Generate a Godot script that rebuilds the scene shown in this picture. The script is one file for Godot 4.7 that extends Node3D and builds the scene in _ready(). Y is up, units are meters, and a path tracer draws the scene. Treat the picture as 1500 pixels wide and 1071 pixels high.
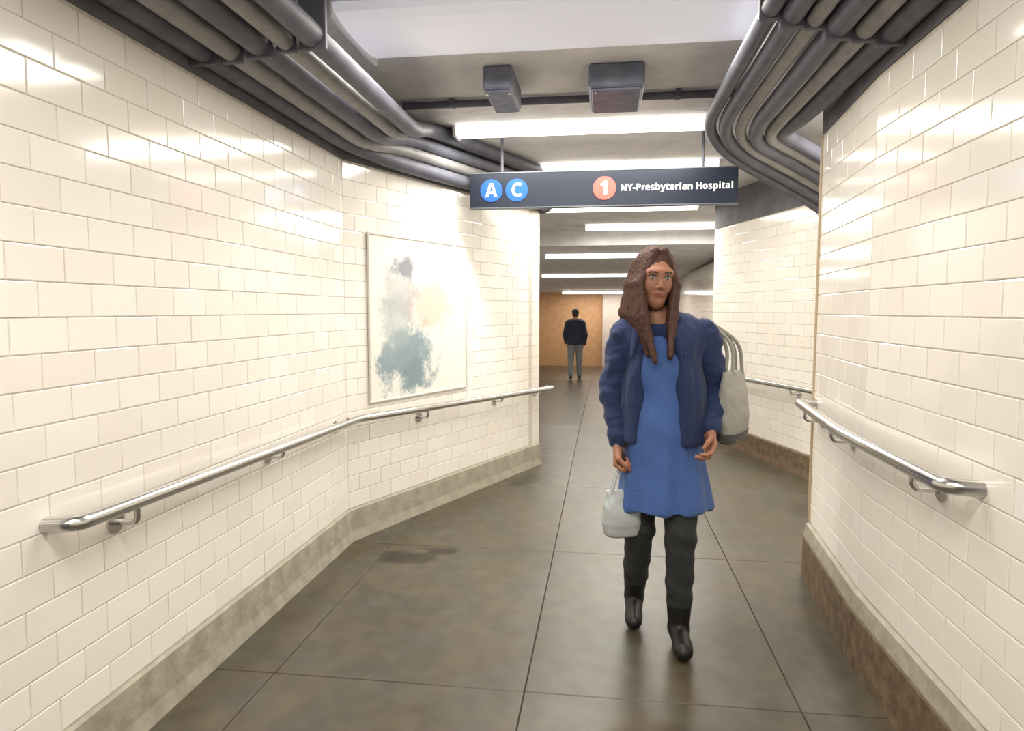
extends Node3D
# A tiled underground passage: camera 1.42 m up, the passage runs along -Z.

const TOP := 2.31          # top of the tiling
var rng := RandomNumberGenerator.new()
var taken := {}
var M := {}

# ------------------------------------------------------------------ naming
func numbered(called: String) -> String:
	if not taken.has(called):
		taken[called] = 0
		return called
	taken[called] += 1
	return "%s_%03d" % [called, taken[called]]

func tag(o: Node, label: String, category: String, group := "", kind := ""):
	if label != "": o.set_meta("label", label)
	if category != "": o.set_meta("category", category)
	if group != "": o.set_meta("group", group)
	if kind != "": o.set_meta("kind", kind)

func base(called: String, at := Vector3.ZERO, turn := 0.0) -> Node3D:
	var o := Node3D.new()
	o.name = numbered(called)
	add_child(o)
	o.position = at
	o.rotation.y = turn
	return o

func part(called: String, mesh: Mesh, m: Material, parent: Node) -> MeshInstance3D:
	var o := MeshInstance3D.new()
	o.name = called
	o.mesh = mesh
	if m: o.material_override = m
	o.cast_shadow = GeometryInstance3D.SHADOW_CASTING_SETTING_ON
	parent.add_child(o, true)
	return o

func struct(called: String, mesh: Mesh, m: Material, label: String) -> MeshInstance3D:
	var o := part(called, mesh, m, self)
	o.set_meta("kind", "structure")
	o.set_meta("label", label)
	return o

# ------------------------------------------------------------------ materials
func noise_tex(seed_: int, freq: float, c0: Color, c1: Color, c2: Color, oct := 5, normal := false, bump := 4.0, size := 512) -> NoiseTexture2D:
	var n := FastNoiseLite.new()
	n.seed = seed_
	n.frequency = freq
	n.fractal_octaves = oct
	var t := NoiseTexture2D.new()
	t.width = size
	t.height = size
	t.seamless = true
	t.noise = n
	if normal:
		t.as_normal_map = true
		t.bump_strength = bump
	else:
		var g := Gradient.new()
		g.offsets = PackedFloat32Array([0.25, 0.5, 0.75])
		g.colors = PackedColorArray([c0, c1, c2])
		t.color_ramp = g
	return t

func mat(c: Color, rough := 0.6, metal := 0.0, spec := 0.5) -> StandardMaterial3D:
	var m := StandardMaterial3D.new()
	m.albedo_color = c
	m.roughness = rough
	m.metallic = metal
	m.metallic_specular = spec
	return m

func grained(a: Color, b: Color, c: Color, rough: float, freq: float, scale: float, seed_: int, bump := 0.0) -> StandardMaterial3D:
	var m := StandardMaterial3D.new()
	m.albedo_texture = noise_tex(seed_, freq, a, b, c)
	m.roughness = rough
	m.uv1_triplanar = true
	m.uv1_world_triplanar = true
	m.uv1_scale = Vector3.ONE * scale
	if bump > 0.0:
		m.normal_enabled = true
		m.normal_texture = noise_tex(seed_ + 7, freq * 2.0, a, b, c, 5, true, bump)
		m.normal_scale = 0.6
	return m

func c8(r: int, g: int, b: int) -> Color:
	return Color(r / 255.0, g / 255.0, b / 255.0)

func make_materials():
	var tones := [c8(239, 234, 225), c8(238, 232, 222), c8(241, 236, 228), c8(237, 230, 220)]
	for i in 4:
		var t := mat(tones[i], 0.11, 0.0, 0.55)
		M["tile%d" % i] = t
	M.grout = grained(c8(196, 188, 174), c8(206, 198, 184), c8(214, 207, 194), 0.9, 0.02, 3.0, 3)
	M.upper = grained(c8(92, 91, 96), c8(100, 99, 104), c8(108, 107, 111), 0.85, 0.01, 0.7, 5, 3.0)
	M.ceiling = grained(c8(206, 204, 206), c8(214, 212, 213), c8(220, 218, 219), 0.9, 0.008, 0.6, 9, 3.0)
	M.pale_base = grained(c8(150, 143, 127), c8(160, 153, 137), c8(170, 163, 147), 0.6, 0.012, 1.2, 13, 3.0)
	M.brown_base = grained(c8(92, 75, 55), c8(105, 87, 66), c8(118, 100, 78), 0.65, 0.012, 1.6, 17, 3.0)
	M.end_tan = grained(c8(206, 158, 114), c8(210, 163, 119), c8(214, 168, 124), 0.5, 0.01, 0.8, 19)
	M.end_pale = grained(c8(214, 200, 189), c8(217, 203, 192), c8(220, 207, 197), 0.5, 0.01, 0.8, 21)
	M.steel = mat(c8(205, 203, 200), 0.24, 1.0)
	M.pipe = grained(c8(84, 85, 97), c8(92, 93, 104), c8(100, 101, 111), 0.6, 0.01, 1.5, 23)
	M.pipe_light = grained(c8(128, 126, 125), c8(136, 134, 132), c8(144, 142, 140), 0.55, 0.01, 1.5, 25)
	M.box_paint = grained(c8(100, 103, 120), c8(108, 111, 127), c8(116, 119, 134), 0.5, 0.01, 2.0, 27)
	M.housing = mat(c8(196, 196, 200), 0.5)
	var d := mat(c8(255, 252, 244), 0.4)
	d.emission_enabled = true
	d.emission = c8(255, 249, 236)
	d.emission_energy_multiplier = 5.0
	M.diffuser = d
	var d2 := mat(c8(214, 214, 220), 0.4)
	d2.emission_enabled = true
	d2.emission = c8(240, 240, 250)
	d2.emission_energy_multiplier = 0.26
	M.diffuser_wide = d2
	M.sign_panel = mat(c8(27, 34, 48), 0.35)
	M.sign_edge = mat(c8(120, 124, 130), 0.4, 0.8)
	M.sign_white = mat(c8(238, 238, 234), 0.5)
	M.sign_blue = mat(c8(26, 84, 172), 0.4)
	M.sign_red = mat(c8(232, 84, 74), 0.4)
	M.poster_edge = mat(c8(214, 208, 198), 0.4)

# one floor picture in plan: mottled concrete with stains, 0.75 cm a pixel along X and 1.5 cm along Z
func floor_material(x0: float, x1: float, z0: float, z1: float) -> StandardMaterial3D:
	var w := 800
	var h := 1600
	var n1 := FastNoiseLite.new(); n1.seed = 31; n1.frequency = 0.9; n1.fractal_octaves = 4
	var n2 := FastNoiseLite.new(); n2.seed = 32; n2.frequency = 7.0; n2.fractal_octaves = 4
	var n3 := FastNoiseLite.new(); n3.seed = 33; n3.frequency = 2.6; n3.fractal_octaves = 3
	var img := Image.create(w, h, false, Image.FORMAT_RGB8)
	var stains := [[-1.12, -3.74, 0.20, 0.12], [-0.92, -3.86, 0.16, 0.08], [0.45, -1.9, 0.16, 0.2], [-0.6, -5.6, 0.2, 0.3], [1.5, -5.0, 0.3, 0.25], [-0.05, -8.0, 0.3, 0.5]]
	for j in h:
		var z := lerpf(z0, z1, (j + 0.5) / h)
		for i in w:
			var x := lerpf(x0, x1, (i + 0.5) / w)
			var a := n1.get_noise_2d(x, z)
			var b := n2.get_noise_2d(x, z)
			var v := 0.285 + 0.03 * a + 0.05 * b
			var warm := 0.02 + 0.025 * n3.get_noise_2d(x + 9.0, z)
			for k in stains.size():
				var s = stains[k]
				var q := Vector2((x - s[0]) / s[2], (z - s[1]) / s[3]).length() + 0.55 * n3.get_noise_2d(x * 1.6, z * 1.6) + 0.3 * b
				if q < 1.0:
					v *= lerpf(0.45 if k < 2 else 0.8, 1.0, smoothstep(0.35, 1.0, q))
			img.set_pixel(i, j, Color(v + warm, v - 0.005, v - 0.035 - warm))
	var m := StandardMaterial3D.new()
	m.albedo_texture = ImageTexture.create_from_image(img)
	m.roughness = 0.33
	m.metallic_specular = 0.45
	m.normal_enabled = true
	m.normal_texture = noise_tex(41, 0.03, Color.BLACK, Color.GRAY, Color.WHITE, 5, true, 2.0)
	m.normal_scale = 0.12
	return m

# ------------------------------------------------------------------ mesh helpers
func st_new() -> SurfaceTool:
	var st := SurfaceTool.new()
	st.begin(Mesh.PRIMITIVE_TRIANGLES)
	return st

func tri(st: SurfaceTool, a: Vector3, b: Vector3, c: Vector3, inside: Vector3):
	var n := (b - a).cross(c - a)
	if n.length_squared() < 1e-16: return
	n = n.normalized()
	if n.dot((a + b + c) / 3.0 - inside) < 0.0:
		n = -n
		var t := b; b = c; c = t
	st.set_normal(n); st.add_vertex(a)
	st.set_normal(n); st.add_vertex(c)
	st.set_normal(n); st.add_vertex(b)

func quad(st: SurfaceTool, a: Vector3, b: Vector3, c: Vector3, d: Vector3, inside: Vector3):
	tri(st, a, b, c, inside)
	tri(st, a, c, d, inside)

func cbox(st: SurfaceTool, c: Vector3, s: Vector3, b := 0.004, t := Basis.IDENTITY):
	var h := s / 2.0
	var v := {}
	for sx in [-1, 1]:
		for sy in [-1, 1]:
			for sz in [-1, 1]:
				v[[sx, sy, sz, 0]] = c + t * Vector3(sx * h.x, sy * (h.y - b), sz * (h.z - b))
				v[[sx, sy, sz, 1]] = c + t * Vector3(sx * (h.x - b), sy * h.y, sz * (h.z - b))
				v[[sx, sy, sz, 2]] = c + t * Vector3(sx * (h.x - b), sy * (h.y - b), sz * h.z)
				tri(st, v[[sx, sy, sz, 0]], v[[sx, sy, sz, 1]], v[[sx, sy, sz, 2]], c)
	for s1 in [-1, 1]:
		quad(st, v[[s1, -1, -1, 0]], v[[s1, 1, -1, 0]], v[[s1, 1, 1, 0]], v[[s1, -1, 1, 0]], c)
		quad(st, v[[-1, s1, -1, 1]], v[[1, s1, -1, 1]], v[[1, s1, 1, 1]], v[[-1, s1, 1, 1]], c)
		quad(st, v[[-1, -1, s1, 2]], v[[1, -1, s1, 2]], v[[1, 1, s1, 2]], v[[-1, 1, s1, 2]], c)
		for s2 in [-1, 1]:
			quad(st, v[[s1, s2, -1, 0]], v[[s1, s2, 1, 0]], v[[s1, s2, 1, 1]], v[[s1, s2, -1, 1]], c)
			quad(st, v[[s1, -1, s2, 0]], v[[s1, 1, s2, 0]], v[[s1, 1, s2, 2]], v[[s1, -1, s2, 2]], c)
			quad(st, v[[-1, s1, s2, 1]], v[[1, s1, s2, 1]], v[[1, s1, s2, 2]], v[[-1, s1, s2, 2]], c)

func box_mesh(c: Vector3, s: Vector3, b := 0.004, t := Basis.IDENTITY) -> Mesh:
	var st := st_new()
	cbox(st, c, s, b, t)
	return st.commit()

func tube(st: SurfaceTool, pts: Array, r: float, sides := 14):
	var rings := []
	var up := Vector3.UP
	for i in pts.size():
		var d: Vector3
		if i == 0: d = pts[1] - pts[0]
		elif i == pts.size() - 1: d = pts[i] - pts[i - 1]
		else: d = (pts[i + 1] - pts[i]).normalized() + (pts[i] - pts[i - 1]).normalized()
		d = d.normalized()
		if absf(d.dot(up)) > 0.95: up = Vector3.RIGHT if absf(d.x) < 0.9 else Vector3.FORWARD
		var u := d.cross(up).normalized()
		var w := u.cross(d).normalized()
		up = w
		var ring := []
		for k in sides:
			var a := TAU * k / sides
			ring.append(u * cos(a) + w * sin(a))
		rings.append(ring)
	for i in pts.size() - 1:
		for k in sides:
			var k2 := (k + 1) % sides
			var q := [[i, k], [i, k2], [i + 1, k2], [i + 1, k]]
			for o in [[0, 1, 2], [0, 2, 3]]:
				for e in o:
					var n: Vector3 = rings[q[e][0]][q[e][1]]
					st.set_normal(n)
					st.add_vertex(pts[q[e][0]] + n * r)
	for e in [0, pts.size() - 1]:
		var inside: Vector3 = pts[1] if e == 0 else pts[e - 1]
		for k in sides:
			tri(st, pts[e], pts[e] + rings[e][k] * r, pts[e] + rings[e][(k + 1) % sides] * r, inside)

func tube_mesh(pts: Array, r: float, sides := 14) -> Mesh:
	var st := st_new()
	tube(st, pts, r, sides)
	return st.commit()

# round the corners of a polyline
func rounded(pts: Array, rad: float, steps := 6) -> Array:
	var out := [pts[0]]
	for i in range(1, pts.size() - 1):
		var p: Vector3 = pts[i]
		var d0: Vector3 = pts[i - 1] - p
		var d1: Vector3 = pts[i + 1] - p
		var r := minf(rad, minf(d0.length(), d1.length()) * 0.48)
		var a := p + d0.normalized() * r
		var b := p + d1.normalized() * r
		for k in steps + 1:
			var t := float(k) / steps
			out.append(a.lerp(p, t).lerp(p.lerp(b, t), t))
	out.append(pts[-1])
	return out

# a profile (x = out from the wall, y = up) swept along a plan line from p to q; n points out of the wall
func swept(st: SurfaceTool, p: Vector2, q: Vector2, n: Vector2, prof: Array):
	var c := Vector2.ZERO
	for v in prof: c += v
	c /= prof.size()
	var m := (p + q) / 2.0
	var inside := Vector3(m.x + n.x * c.x, c.y, m.y + n.y * c.x)
	for i in prof.size():
		var a: Vector2 = prof[i]
		var b: Vector2 = prof[(i + 1) % prof.size()]
		quad(st, Vector3(p.x + n.x * a.x, a.y, p.y + n.y * a.x), Vector3(p.x + n.x * b.x, b.y, p.y + n.y * b.x), Vector3(q.x + n.x * b.x, b.y, q.y + n.y * b.x), Vector3(q.x + n.x * a.x, a.y, q.y + n.y * a.x), inside)
	for e in [p, q]:
		for i in range(1, prof.size() - 1):
			tri(st, Vector3(e.x + n.x * prof[0].x, prof[0].y, e.y + n.y * prof[0].x), Vector3(e.x + n.x * prof[i].x, prof[i].y, e.y + n.y * prof[i].x), Vector3(e.x + n.x * prof[i + 1].x, prof[i + 1].y, e.y + n.y * prof[i + 1].x), inside)

# ------------------------------------------------------------------ walls
var tile_cache := {}
func tile_geometry(st: SurfaceTool, t: Transform3D, w: float, h: float):
	var b := 0.003
	var d := 0.0035
	var x := w / 2.0
	var y := h / 2.0
	var f := [Vector3(-x + b, -y + b, d), Vector3(x - b, -y + b, d), Vector3(x - b, y - b, d), Vector3(-x + b, y - b, d)]
	var o := [Vector3(-x, -y, d - 0.0012), Vector3(x, -y, d - 0.0012), Vector3(x, y, d - 0.0012), Vector3(-x, y, d - 0.0012)]
	var k := [Vector3(-x, -y, -0.002), Vector3(x, -y, -0.002), Vector3(x, y, -0.002), Vector3(-x, y, -0.002)]
	var inside := t * Vector3(0, 0, -0.05)
	quad(st, t * f[0], t * f[1], t * f[2], t * f[3], inside)
	for i in 4:
		var j := (i + 1) % 4
		quad(st, t * f[i], t * f[j], t * o[j], t * o[i], inside)
		quad(st, t * o[i], t * o[j], t * k[j], t * k[i], inside)

func tile_mesh(w: float, h: float) -> Mesh:
	var key := Vector2i(roundi(w * 1000.0), roundi(h * 1000.0))
	if not tile_cache.has(key):
		var st := st_new()
		tile_geometry(st, Transform3D.IDENTITY, w, h)
		tile_cache[key] = st.commit()
	return tile_cache[key]

# p -> q in plan, room on the side of n; tiles between y0 and TOP. Single tiles from s0 to s1 along the wall, joined beyond.
func tiled_wall(called: String, label: String, p: Vector2, q: Vector2, n: Vector2, y0: float, s0: float, s1: float, low := -0.1, high := 2.7, top := TOP) -> MeshInstance3D:
	var along := (q - p).normalized()
	var length := (q - p).length()
	var bs := Basis(Vector3(along.x, 0, along.y), Vector3.UP, Vector3(n.x, 0, n.y))
	if bs.determinant() < 0.0:
		var t := p; p = q; q = t
		along = -along
		var u := s0
		s0 = length - s1
		s1 = length - u
		bs = Basis(Vector3(along.x, 0, along.y), Vector3.UP, Vector3(n.x, 0, n.y))
	var mid := (p + q) / 2.0
	var back := mid - n * 0.1
	var wall := struct(called, box_mesh(Vector3(back.x, (low + high) / 2.0, back.y), Vector3(length, high - low, 0.2), 0.002, bs), M.grout, label)
	# the untiled strip above
	var strip := mid - n * 0.09
	part("upper_band", box_mesh(Vector3(strip.x, (top + high) / 2.0 + 0.002, strip.y), Vector3(length, high - top, 0.196), 0.003, bs), M.upper, wall)
	var rest := st_new()
	var some := false
	var row := 0
	var y := y0
	while y < top - 0.01:
		var hh := minf(0.1, top - y)
		var s := -0.1 if row % 2 == 1 else 0.0
		while s < length - 0.004:
			var a := maxf(s, 0.0)
			var b := minf(s + 0.2, length)
			s += 0.2
			if b - a < 0.012: continue
			var w := b - a - 0.0028
			var tilt := Basis.from_euler(Vector3(rng.randf_range(-0.005, 0.005), rng.randf_range(-0.004, 0.004), 0))
			var cpos := p + along * ((a + b) / 2.0)
			var t := Transform3D(bs * tilt, Vector3(cpos.x, y + hh / 2.0, cpos.y))
			if (a + b) / 2.0 >= s0 and (a + b) / 2.0 <= s1:
				var o := part("tile", tile_mesh(w, hh - 0.0028), M["tile%d" % (rng.randi() % 4)], wall)
				o.transform = t
			else:
				tile_geometry(rest, t, w, hh - 0.0028)
				some = true
		y += 0.1
		row += 1
	if some:
		var o := part("tile_field", rest.commit(), M.tile0, wall)
		o.set_meta("kind", "stuff")
	return wall

func plain_wall(called: String, label: String, p: Vector2, q: Vector2, n: Vector2, m: Material, low := -0.6, high := 2.7) -> MeshInstance3D:
	var along := (q - p).normalized()
	var bs := Basis(Vector3(along.x, 0, along.y), Vector3.UP, Vector3(n.x, 0, n.y))
	if bs.determinant() < 0.0: bs.x = -bs.x
	var back := (p + q) / 2.0 - n * 0.1
	return struct(called, box_mesh(Vector3(back.x, (low + high) / 2.0, back.y), Vector3((q - p).length(), high - low, 0.2), 0.002, bs), m, label)

func plan_normal(p: Vector2, q: Vector2, towards: Vector2) -> Vector2:
	var d := (q - p).normalized()
	var n := Vector2(-d.y, d.x)
	return n if n.dot(towards - p) > 0.0 else -n

# ------------------------------------------------------------------ ceiling lights
func ceiling_light(x0: float, x1: float, z: float, y: float, depth: float, energy: float, label: String, ceil_y: float):
	var w := x1 - x0
	var t := base("ceiling_light", Vector3((x0 + x1) / 2.0, y, z))
	tag(t, label, "light", "fluorescent ceiling lights across the passage")
	var hh := maxf(ceil_y - y - 0.055, 0.03)
	part("housing", box_mesh(Vector3(0, 0.055 + hh / 2.0, 0), Vector3(w, hh, depth * 0.8), 0.006), M.housing, t)
	# wrap diffuser: a shallow rounded trough
	var st := st_new()
	var prof := []
	for k in 9:
		var a := PI * k / 8.0
		prof.append(Vector2(-cos(a) * depth / 2.0, 0.052 - pow(sin(a), 0.6) * 0.052))
	swept(st, Vector2(-w / 2.0 + 0.025, 0), Vector2(w / 2.0 - 0.025, 0), Vector2(0, 1), prof)
	part("diffuser", st.commit(), M.diffuser_wide if depth > 0.4 else M.diffuser, t)
	for s in [-1, 1]:
		part("end_cap", box_mesh(Vector3(s * (w / 2.0 - 0.012), 0.028, 0), Vector3(0.024, 0.066, depth + 0.01), 0.006), M.housing, t)
	var l := AreaLight3D.new()
	l.name = "glow"
	l.area_size = Vector2(w - 0.06, depth * 0.9)
	l.area_normalize_energy = true
	l.light_energy = energy
	l.light_color = c8(255, 250, 241)
	l.shadow_enabled = true
	l.area_range = 30.0
	l.position = Vector3(0, -0.012, 0)
	l.rotation.x = -PI / 2
	t.add_child(l)

# ------------------------------------------------------------------ handrails
func handrail(pts: Array, called_label: String, brackets: Array):
	# brackets: [point on the wall, point on the rail]
	var t := base("handrail", Vector3(pts[0].x, 0, pts[0].z))
	tag(t, called_label, "handrail", "steel handrails on the walls")
	var o := -t.position
	var ps := []
	for p in rounded(pts, 0.07): ps.append(p + o)
	part("rail", tube_mesh(ps, 0.023, 18), M.steel, t)
	for b in brackets:
		var wall: Vector3 = b[0] + o
		var rail: Vector3 = b[1] + o
		var st := st_new()
		tube(st, rounded([wall, Vector3(rail.x, wall.y, rail.z), rail], 0.03), 0.009, 10)
		var n := Vector3(rail.x - wall.x, 0, rail.z - wall.z).normalized()
		tube(st, [wall, wall + n * 0.01], 0.036, 18)
		part("bracket", st.commit(), M.steel, t)

# ------------------------------------------------------------------ smooth bodies from tapered bones
func bone(a: Vector3, b: Vector3, ra: float, rb: float, k := 0.03, s := Vector3.ONE) -> Dictionary:
	return {"a": a, "b": b, "ra": ra, "rb": rb, "k": k, "s": s, "op": 1}

func carve(a: Vector3, b: Vector3, ra: float, rb: float, k := 0.01, s := Vector3.ONE) -> Dictionary:
	return {"a": a, "b": b, "ra": ra, "rb": rb, "k": k, "s": s, "op": -1}

func carve_box(c: Vector3, half: Vector3, k := 0.01) -> Dictionary:
	return {"a": c, "b": half, "ra": 0.0, "rb": 0.0, "k": k, "s": Vector3.ONE, "op": -2}

# returns [vertices, normals, indices]
func net(prims: Array, cell: float) -> Array:
	var lo := Vector3.ONE * 1e9
	var hi := -lo
	for p in prims:
		if p.op != 1: continue
		var e: Vector3 = p.s * maxf(p.ra, p.rb) + Vector3.ONE * (cell * 3.0 + p.k * 0.3)
		lo = lo.min(p.a.min(p.b) - e)
		hi = hi.max(p.a.max(p.b) + e)
	var nx := int((hi.x - lo.x) / cell) + 2
	var ny := int((hi.y - lo.y) / cell) + 2
	var nz := int((hi.z - lo.z) / cell) + 2
	var f := PackedFloat32Array()
	f.resize(nx * ny * nz)
	f.fill(0.2)
	for p in prims:
		var s: Vector3 = p.s
		var k: float = maxf(p.k, 0.0005)
		var ms := minf(s.x, minf(s.y, s.z))
		var e: Vector3
		var b0: Vector3
		var b1: Vector3
		if p.op == -2:
			e = Vector3.ONE * (k + cell * 2.0)
			b0 = p.a - p.b - e
			b1 = p.a + p.b + e
		else:
			e = s * (maxf(p.ra, p.rb) + (k + cell * 3.0) / ms)
			b0 = p.a.min(p.b) - e
			b1 = p.a.max(p.b) + e
		var i0 := maxi(0, int((b0.x - lo.x) / cell)); var i1 := mini(nx - 1, int((b1.x - lo.x) / cell) + 1)
		var j0 := maxi(0, int((b0.y - lo.y) / cell)); var j1 := mini(ny - 1, int((b1.y - lo.y) / cell) + 1)
		var k0 := maxi(0, int((b0.z - lo.z) / cell)); var k1 := mini(nz - 1, int((b1.z - lo.z) / cell) + 1)
		var inv := Vector3.ONE / s
		var A: Vector3 = p.a * inv
		var BA: Vector3 = p.b * inv - A
		var ll := maxf(BA.length_squared(), 1e-9)
		var ra: float = p.ra
		var dr: float = p.rb - p.ra
		var op: int = p.op
		for kk in range(k0, k1 + 1):
			for jj in range(j0, j1 + 1):
				var idx := (kk * ny + jj) * nx + i0
				for ii in range(i0, i1 + 1):
					var q := Vector3(lo.x + ii * cell, lo.y + jj * cell, lo.z + kk * cell)
					var v := f[idx]
					if op == -2:
						var w: Vector3 = (q - p.a).abs() - p.b
						var d := w.max(Vector3.ZERO).length() + minf(maxf(w.x, maxf(w.y, w.z)), 0.0)
						d = -d
						var h := maxf(k - absf(v - d), 0.0) / k
						f[idx] = maxf(v, d) + h * h * k * 0.25
					else:
						q = q * inv - A
						var t := clampf(q.dot(BA) / ll, 0.0, 1.0)
						var d := ((q - BA * t).length() - ra - dr * t) * ms
						if op == 1:
							var h := maxf(k - absf(v - d), 0.0) / k
							f[idx] = minf(v, d) - h * h * k * 0.25
						else:
							d = -d
							var h := maxf(k - absf(v - d), 0.0) / k
							f[idx] = maxf(v, d) + h * h * k * 0.25
					idx += 1
	var vid := PackedInt32Array()
	vid.resize(nx * ny * nz)
	vid.fill(-1)
	var vs := PackedVector3Array()
	var ns := PackedVector3Array()
	var ids := PackedInt32Array()
	var sxy := nx * ny
	for kk in nz - 1:
		for jj in ny - 1:
			var idx := (kk * ny + jj) * nx - 1
			for ii in nx - 1:
				idx += 1
				if absf(f[idx]) > cell * 3.0: continue
				var c := [f[idx], f[idx + 1], f[idx + nx], f[idx + nx + 1], f[idx + sxy], f[idx + sxy + 1], f[idx + sxy + nx], f[idx + sxy + nx + 1]]
				var neg := 0
				for v in c:
					if v < 0.0: neg += 1
				if neg == 0 or neg == 8: continue
				var sum := Vector3.ZERO
				var cnt := 0
				for e in [[0, 1], [2, 3], [4, 5], [6, 7], [0, 2], [1, 3], [4, 6], [5, 7], [0, 4], [1, 5], [2, 6], [3, 7]]:
					var u: float = c[e[0]]
					var w: float = c[e[1]]
					if (u < 0.0) == (w < 0.0): continue
					var t := u / (u - w)
					var pa := Vector3(e[0] & 1, (e[0] >> 1) & 1, e[0] >> 2)
					var pb := Vector3(e[1] & 1, (e[1] >> 1) & 1, e[1] >> 2)
					sum += pa.lerp(pb, t)
					cnt += 1
				vid[idx] = vs.size()
				vs.append(lo + (Vector3(ii, jj, kk) + sum / cnt) * cell)
				ns.append(Vector3(c[1] + c[3] + c[5] + c[7] - c[0] - c[2] - c[4] - c[6], c[2] + c[3] + c[6] + c[7] - c[0] - c[1] - c[4] - c[5], c[4] + c[5] + c[6] + c[7] - c[0] - c[1] - c[2] - c[3]).normalized())
	var step := [1, nx, sxy]
	for kk in range(1, nz - 1):
		for jj in range(1, ny - 1):
			var idx := (kk * ny + jj) * nx
			for ii in range(1, nx - 1):
				idx += 1
				var v := f[idx]
				if absf(v) > cell * 3.0: continue
				for ax in 3:
					var w := f[idx + step[ax]]
					if (v < 0.0) == (w < 0.0): continue
					var u1: int = step[(ax + 1) % 3]
					var u2: int = step[(ax + 2) % 3]
					var q := [vid[idx], vid[idx - u1], vid[idx - u1 - u2], vid[idx - u2]]
					if q.min() < 0: continue
					for o in [[0, 1, 2], [0, 2, 3]]:
						var a: int = q[o[0]]
						var b: int = q[o[1]]
						var c: int = q[o[2]]
						var n := (vs[b] - vs[a]).cross(vs[c] - vs[a])
						if n.dot(ns[a] + ns[b] + ns[c]) > 0.0:
							ids.append_array(PackedInt32Array([a, c, b]))
						else:
							ids.append_array(PackedInt32Array([a, b, c]))
	return [vs, ns, ids]

func join(list: Array, colour = null, ruffle = null) -> Mesh:
	var vs := PackedVector3Array()
	var ns := PackedVector3Array()
	var ids := PackedInt32Array()
	for l in list:
		var off := vs.size()
		vs.append_array(l[0])
		ns.append_array(l[1])
		for i in l[2]: ids.append(i + off)
	if ruffle != null:
		for i in vs.size():
			vs[i] = vs[i] + ns[i] * ruffle.call(vs[i])
		for i in ns.size(): ns[i] = Vector3.ZERO
		for i in range(0, ids.size(), 3):
			var n := (vs[ids[i + 2]] - vs[ids[i]]).cross(vs[ids[i + 1]] - vs[ids[i]])
			for j in 3: ns[ids[i + j]] = ns[ids[i + j]] + n
		for i in ns.size(): ns[i] = ns[i].normalized()
	var arr := []
	arr.resize(Mesh.ARRAY_MAX)
	arr[Mesh.ARRAY_VERTEX] = vs
	arr[Mesh.ARRAY_NORMAL] = ns
	arr[Mesh.ARRAY_INDEX] = ids
	if colour != null:
		var cs := PackedColorArray()
		for v in vs: cs.append(colour.call(v))
		arr[Mesh.ARRAY_COLOR] = cs
	var m := ArrayMesh.new()
	m.add_surface_from_arrays(Mesh.PRIMITIVE_TRIANGLES, arr)
	return m

func moved(l: Array, t: Transform3D) -> Array:
	var vs := PackedVector3Array()
	var ns := PackedVector3Array()
	for v in l[0]: vs.append(t * v)
	for n in l[1]: ns.append((t.basis * n).normalized())
	var ids: PackedInt32Array = l[2]
	if t.basis.determinant() < 0.0:
		ids = ids.duplicate()
		for i in range(0, ids.size(), 3):
			var x := ids[i + 1]; ids[i + 1] = ids[i + 2]; ids[i + 2] = x
	return [vs, ns, ids]

# wrist at the origin, fingers down -Y, palm towards +Z, thumb towards +X
func hand(curl: float, cell := 0.003) -> Array:
	var p := []
	p.append(bone(Vector3(0, 0.05, 0), Vector3(0, -0.005, 0), 0.026, 0.023, 0.02, Vector3(1, 1, 0.8)))
	var xs := [0.029, 0.010, -0.010, -0.028]
	var ln := [0.93, 1.0, 0.95, 0.77]
	for i in 4:
		var kn := Vector3(xs[i], -0.082 + absf(xs[i] - 0.006) * 0.25, 0)
		p.append(bone(Vector3(xs[i] * 0.55, -0.01, 0), kn, 0.014, 0.0115, 0.014))
		var at := kn
		var ang := 0.0
		var seg := [0.042, 0.027, 0.021]
		for j in 3:
			ang += curl * [0.75, 1.0, 0.7][j] * (1.0 + 0.08 * i)
			var nx: Vector3 = at + Vector3(xs[i] * 0.1, -cos(ang), sin(ang)).normalized() * seg[j] * ln[i]
			p.append(bone(at, nx, [0.0098, 0.0088, 0.008][j], [0.0088, 0.008, 0.0068][j], 0.004))
			at = nx
	var t0 := Vector3(0.02, -0.025, 0.006)
	var t1 := Vector3(0.043, -0.05, 0.018)
	var t2 := t1 + Vector3(0.008 - 0.012 * curl, -0.026, 0.012 + 0.01 * curl)
	var t3 := t2 + Vector3(-0.004 - 0.012 * curl, -0.021, 0.008 + 0.006 * curl)
	p.append(bone(t0, t1, 0.015, 0.0115, 0.012))
	p.append(bone(t1, t2, 0.0112, 0.0098, 0.004))
	p.append(bone(t2, t3, 0.0098, 0.0075, 0.004))
	return net(p, cell)

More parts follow.
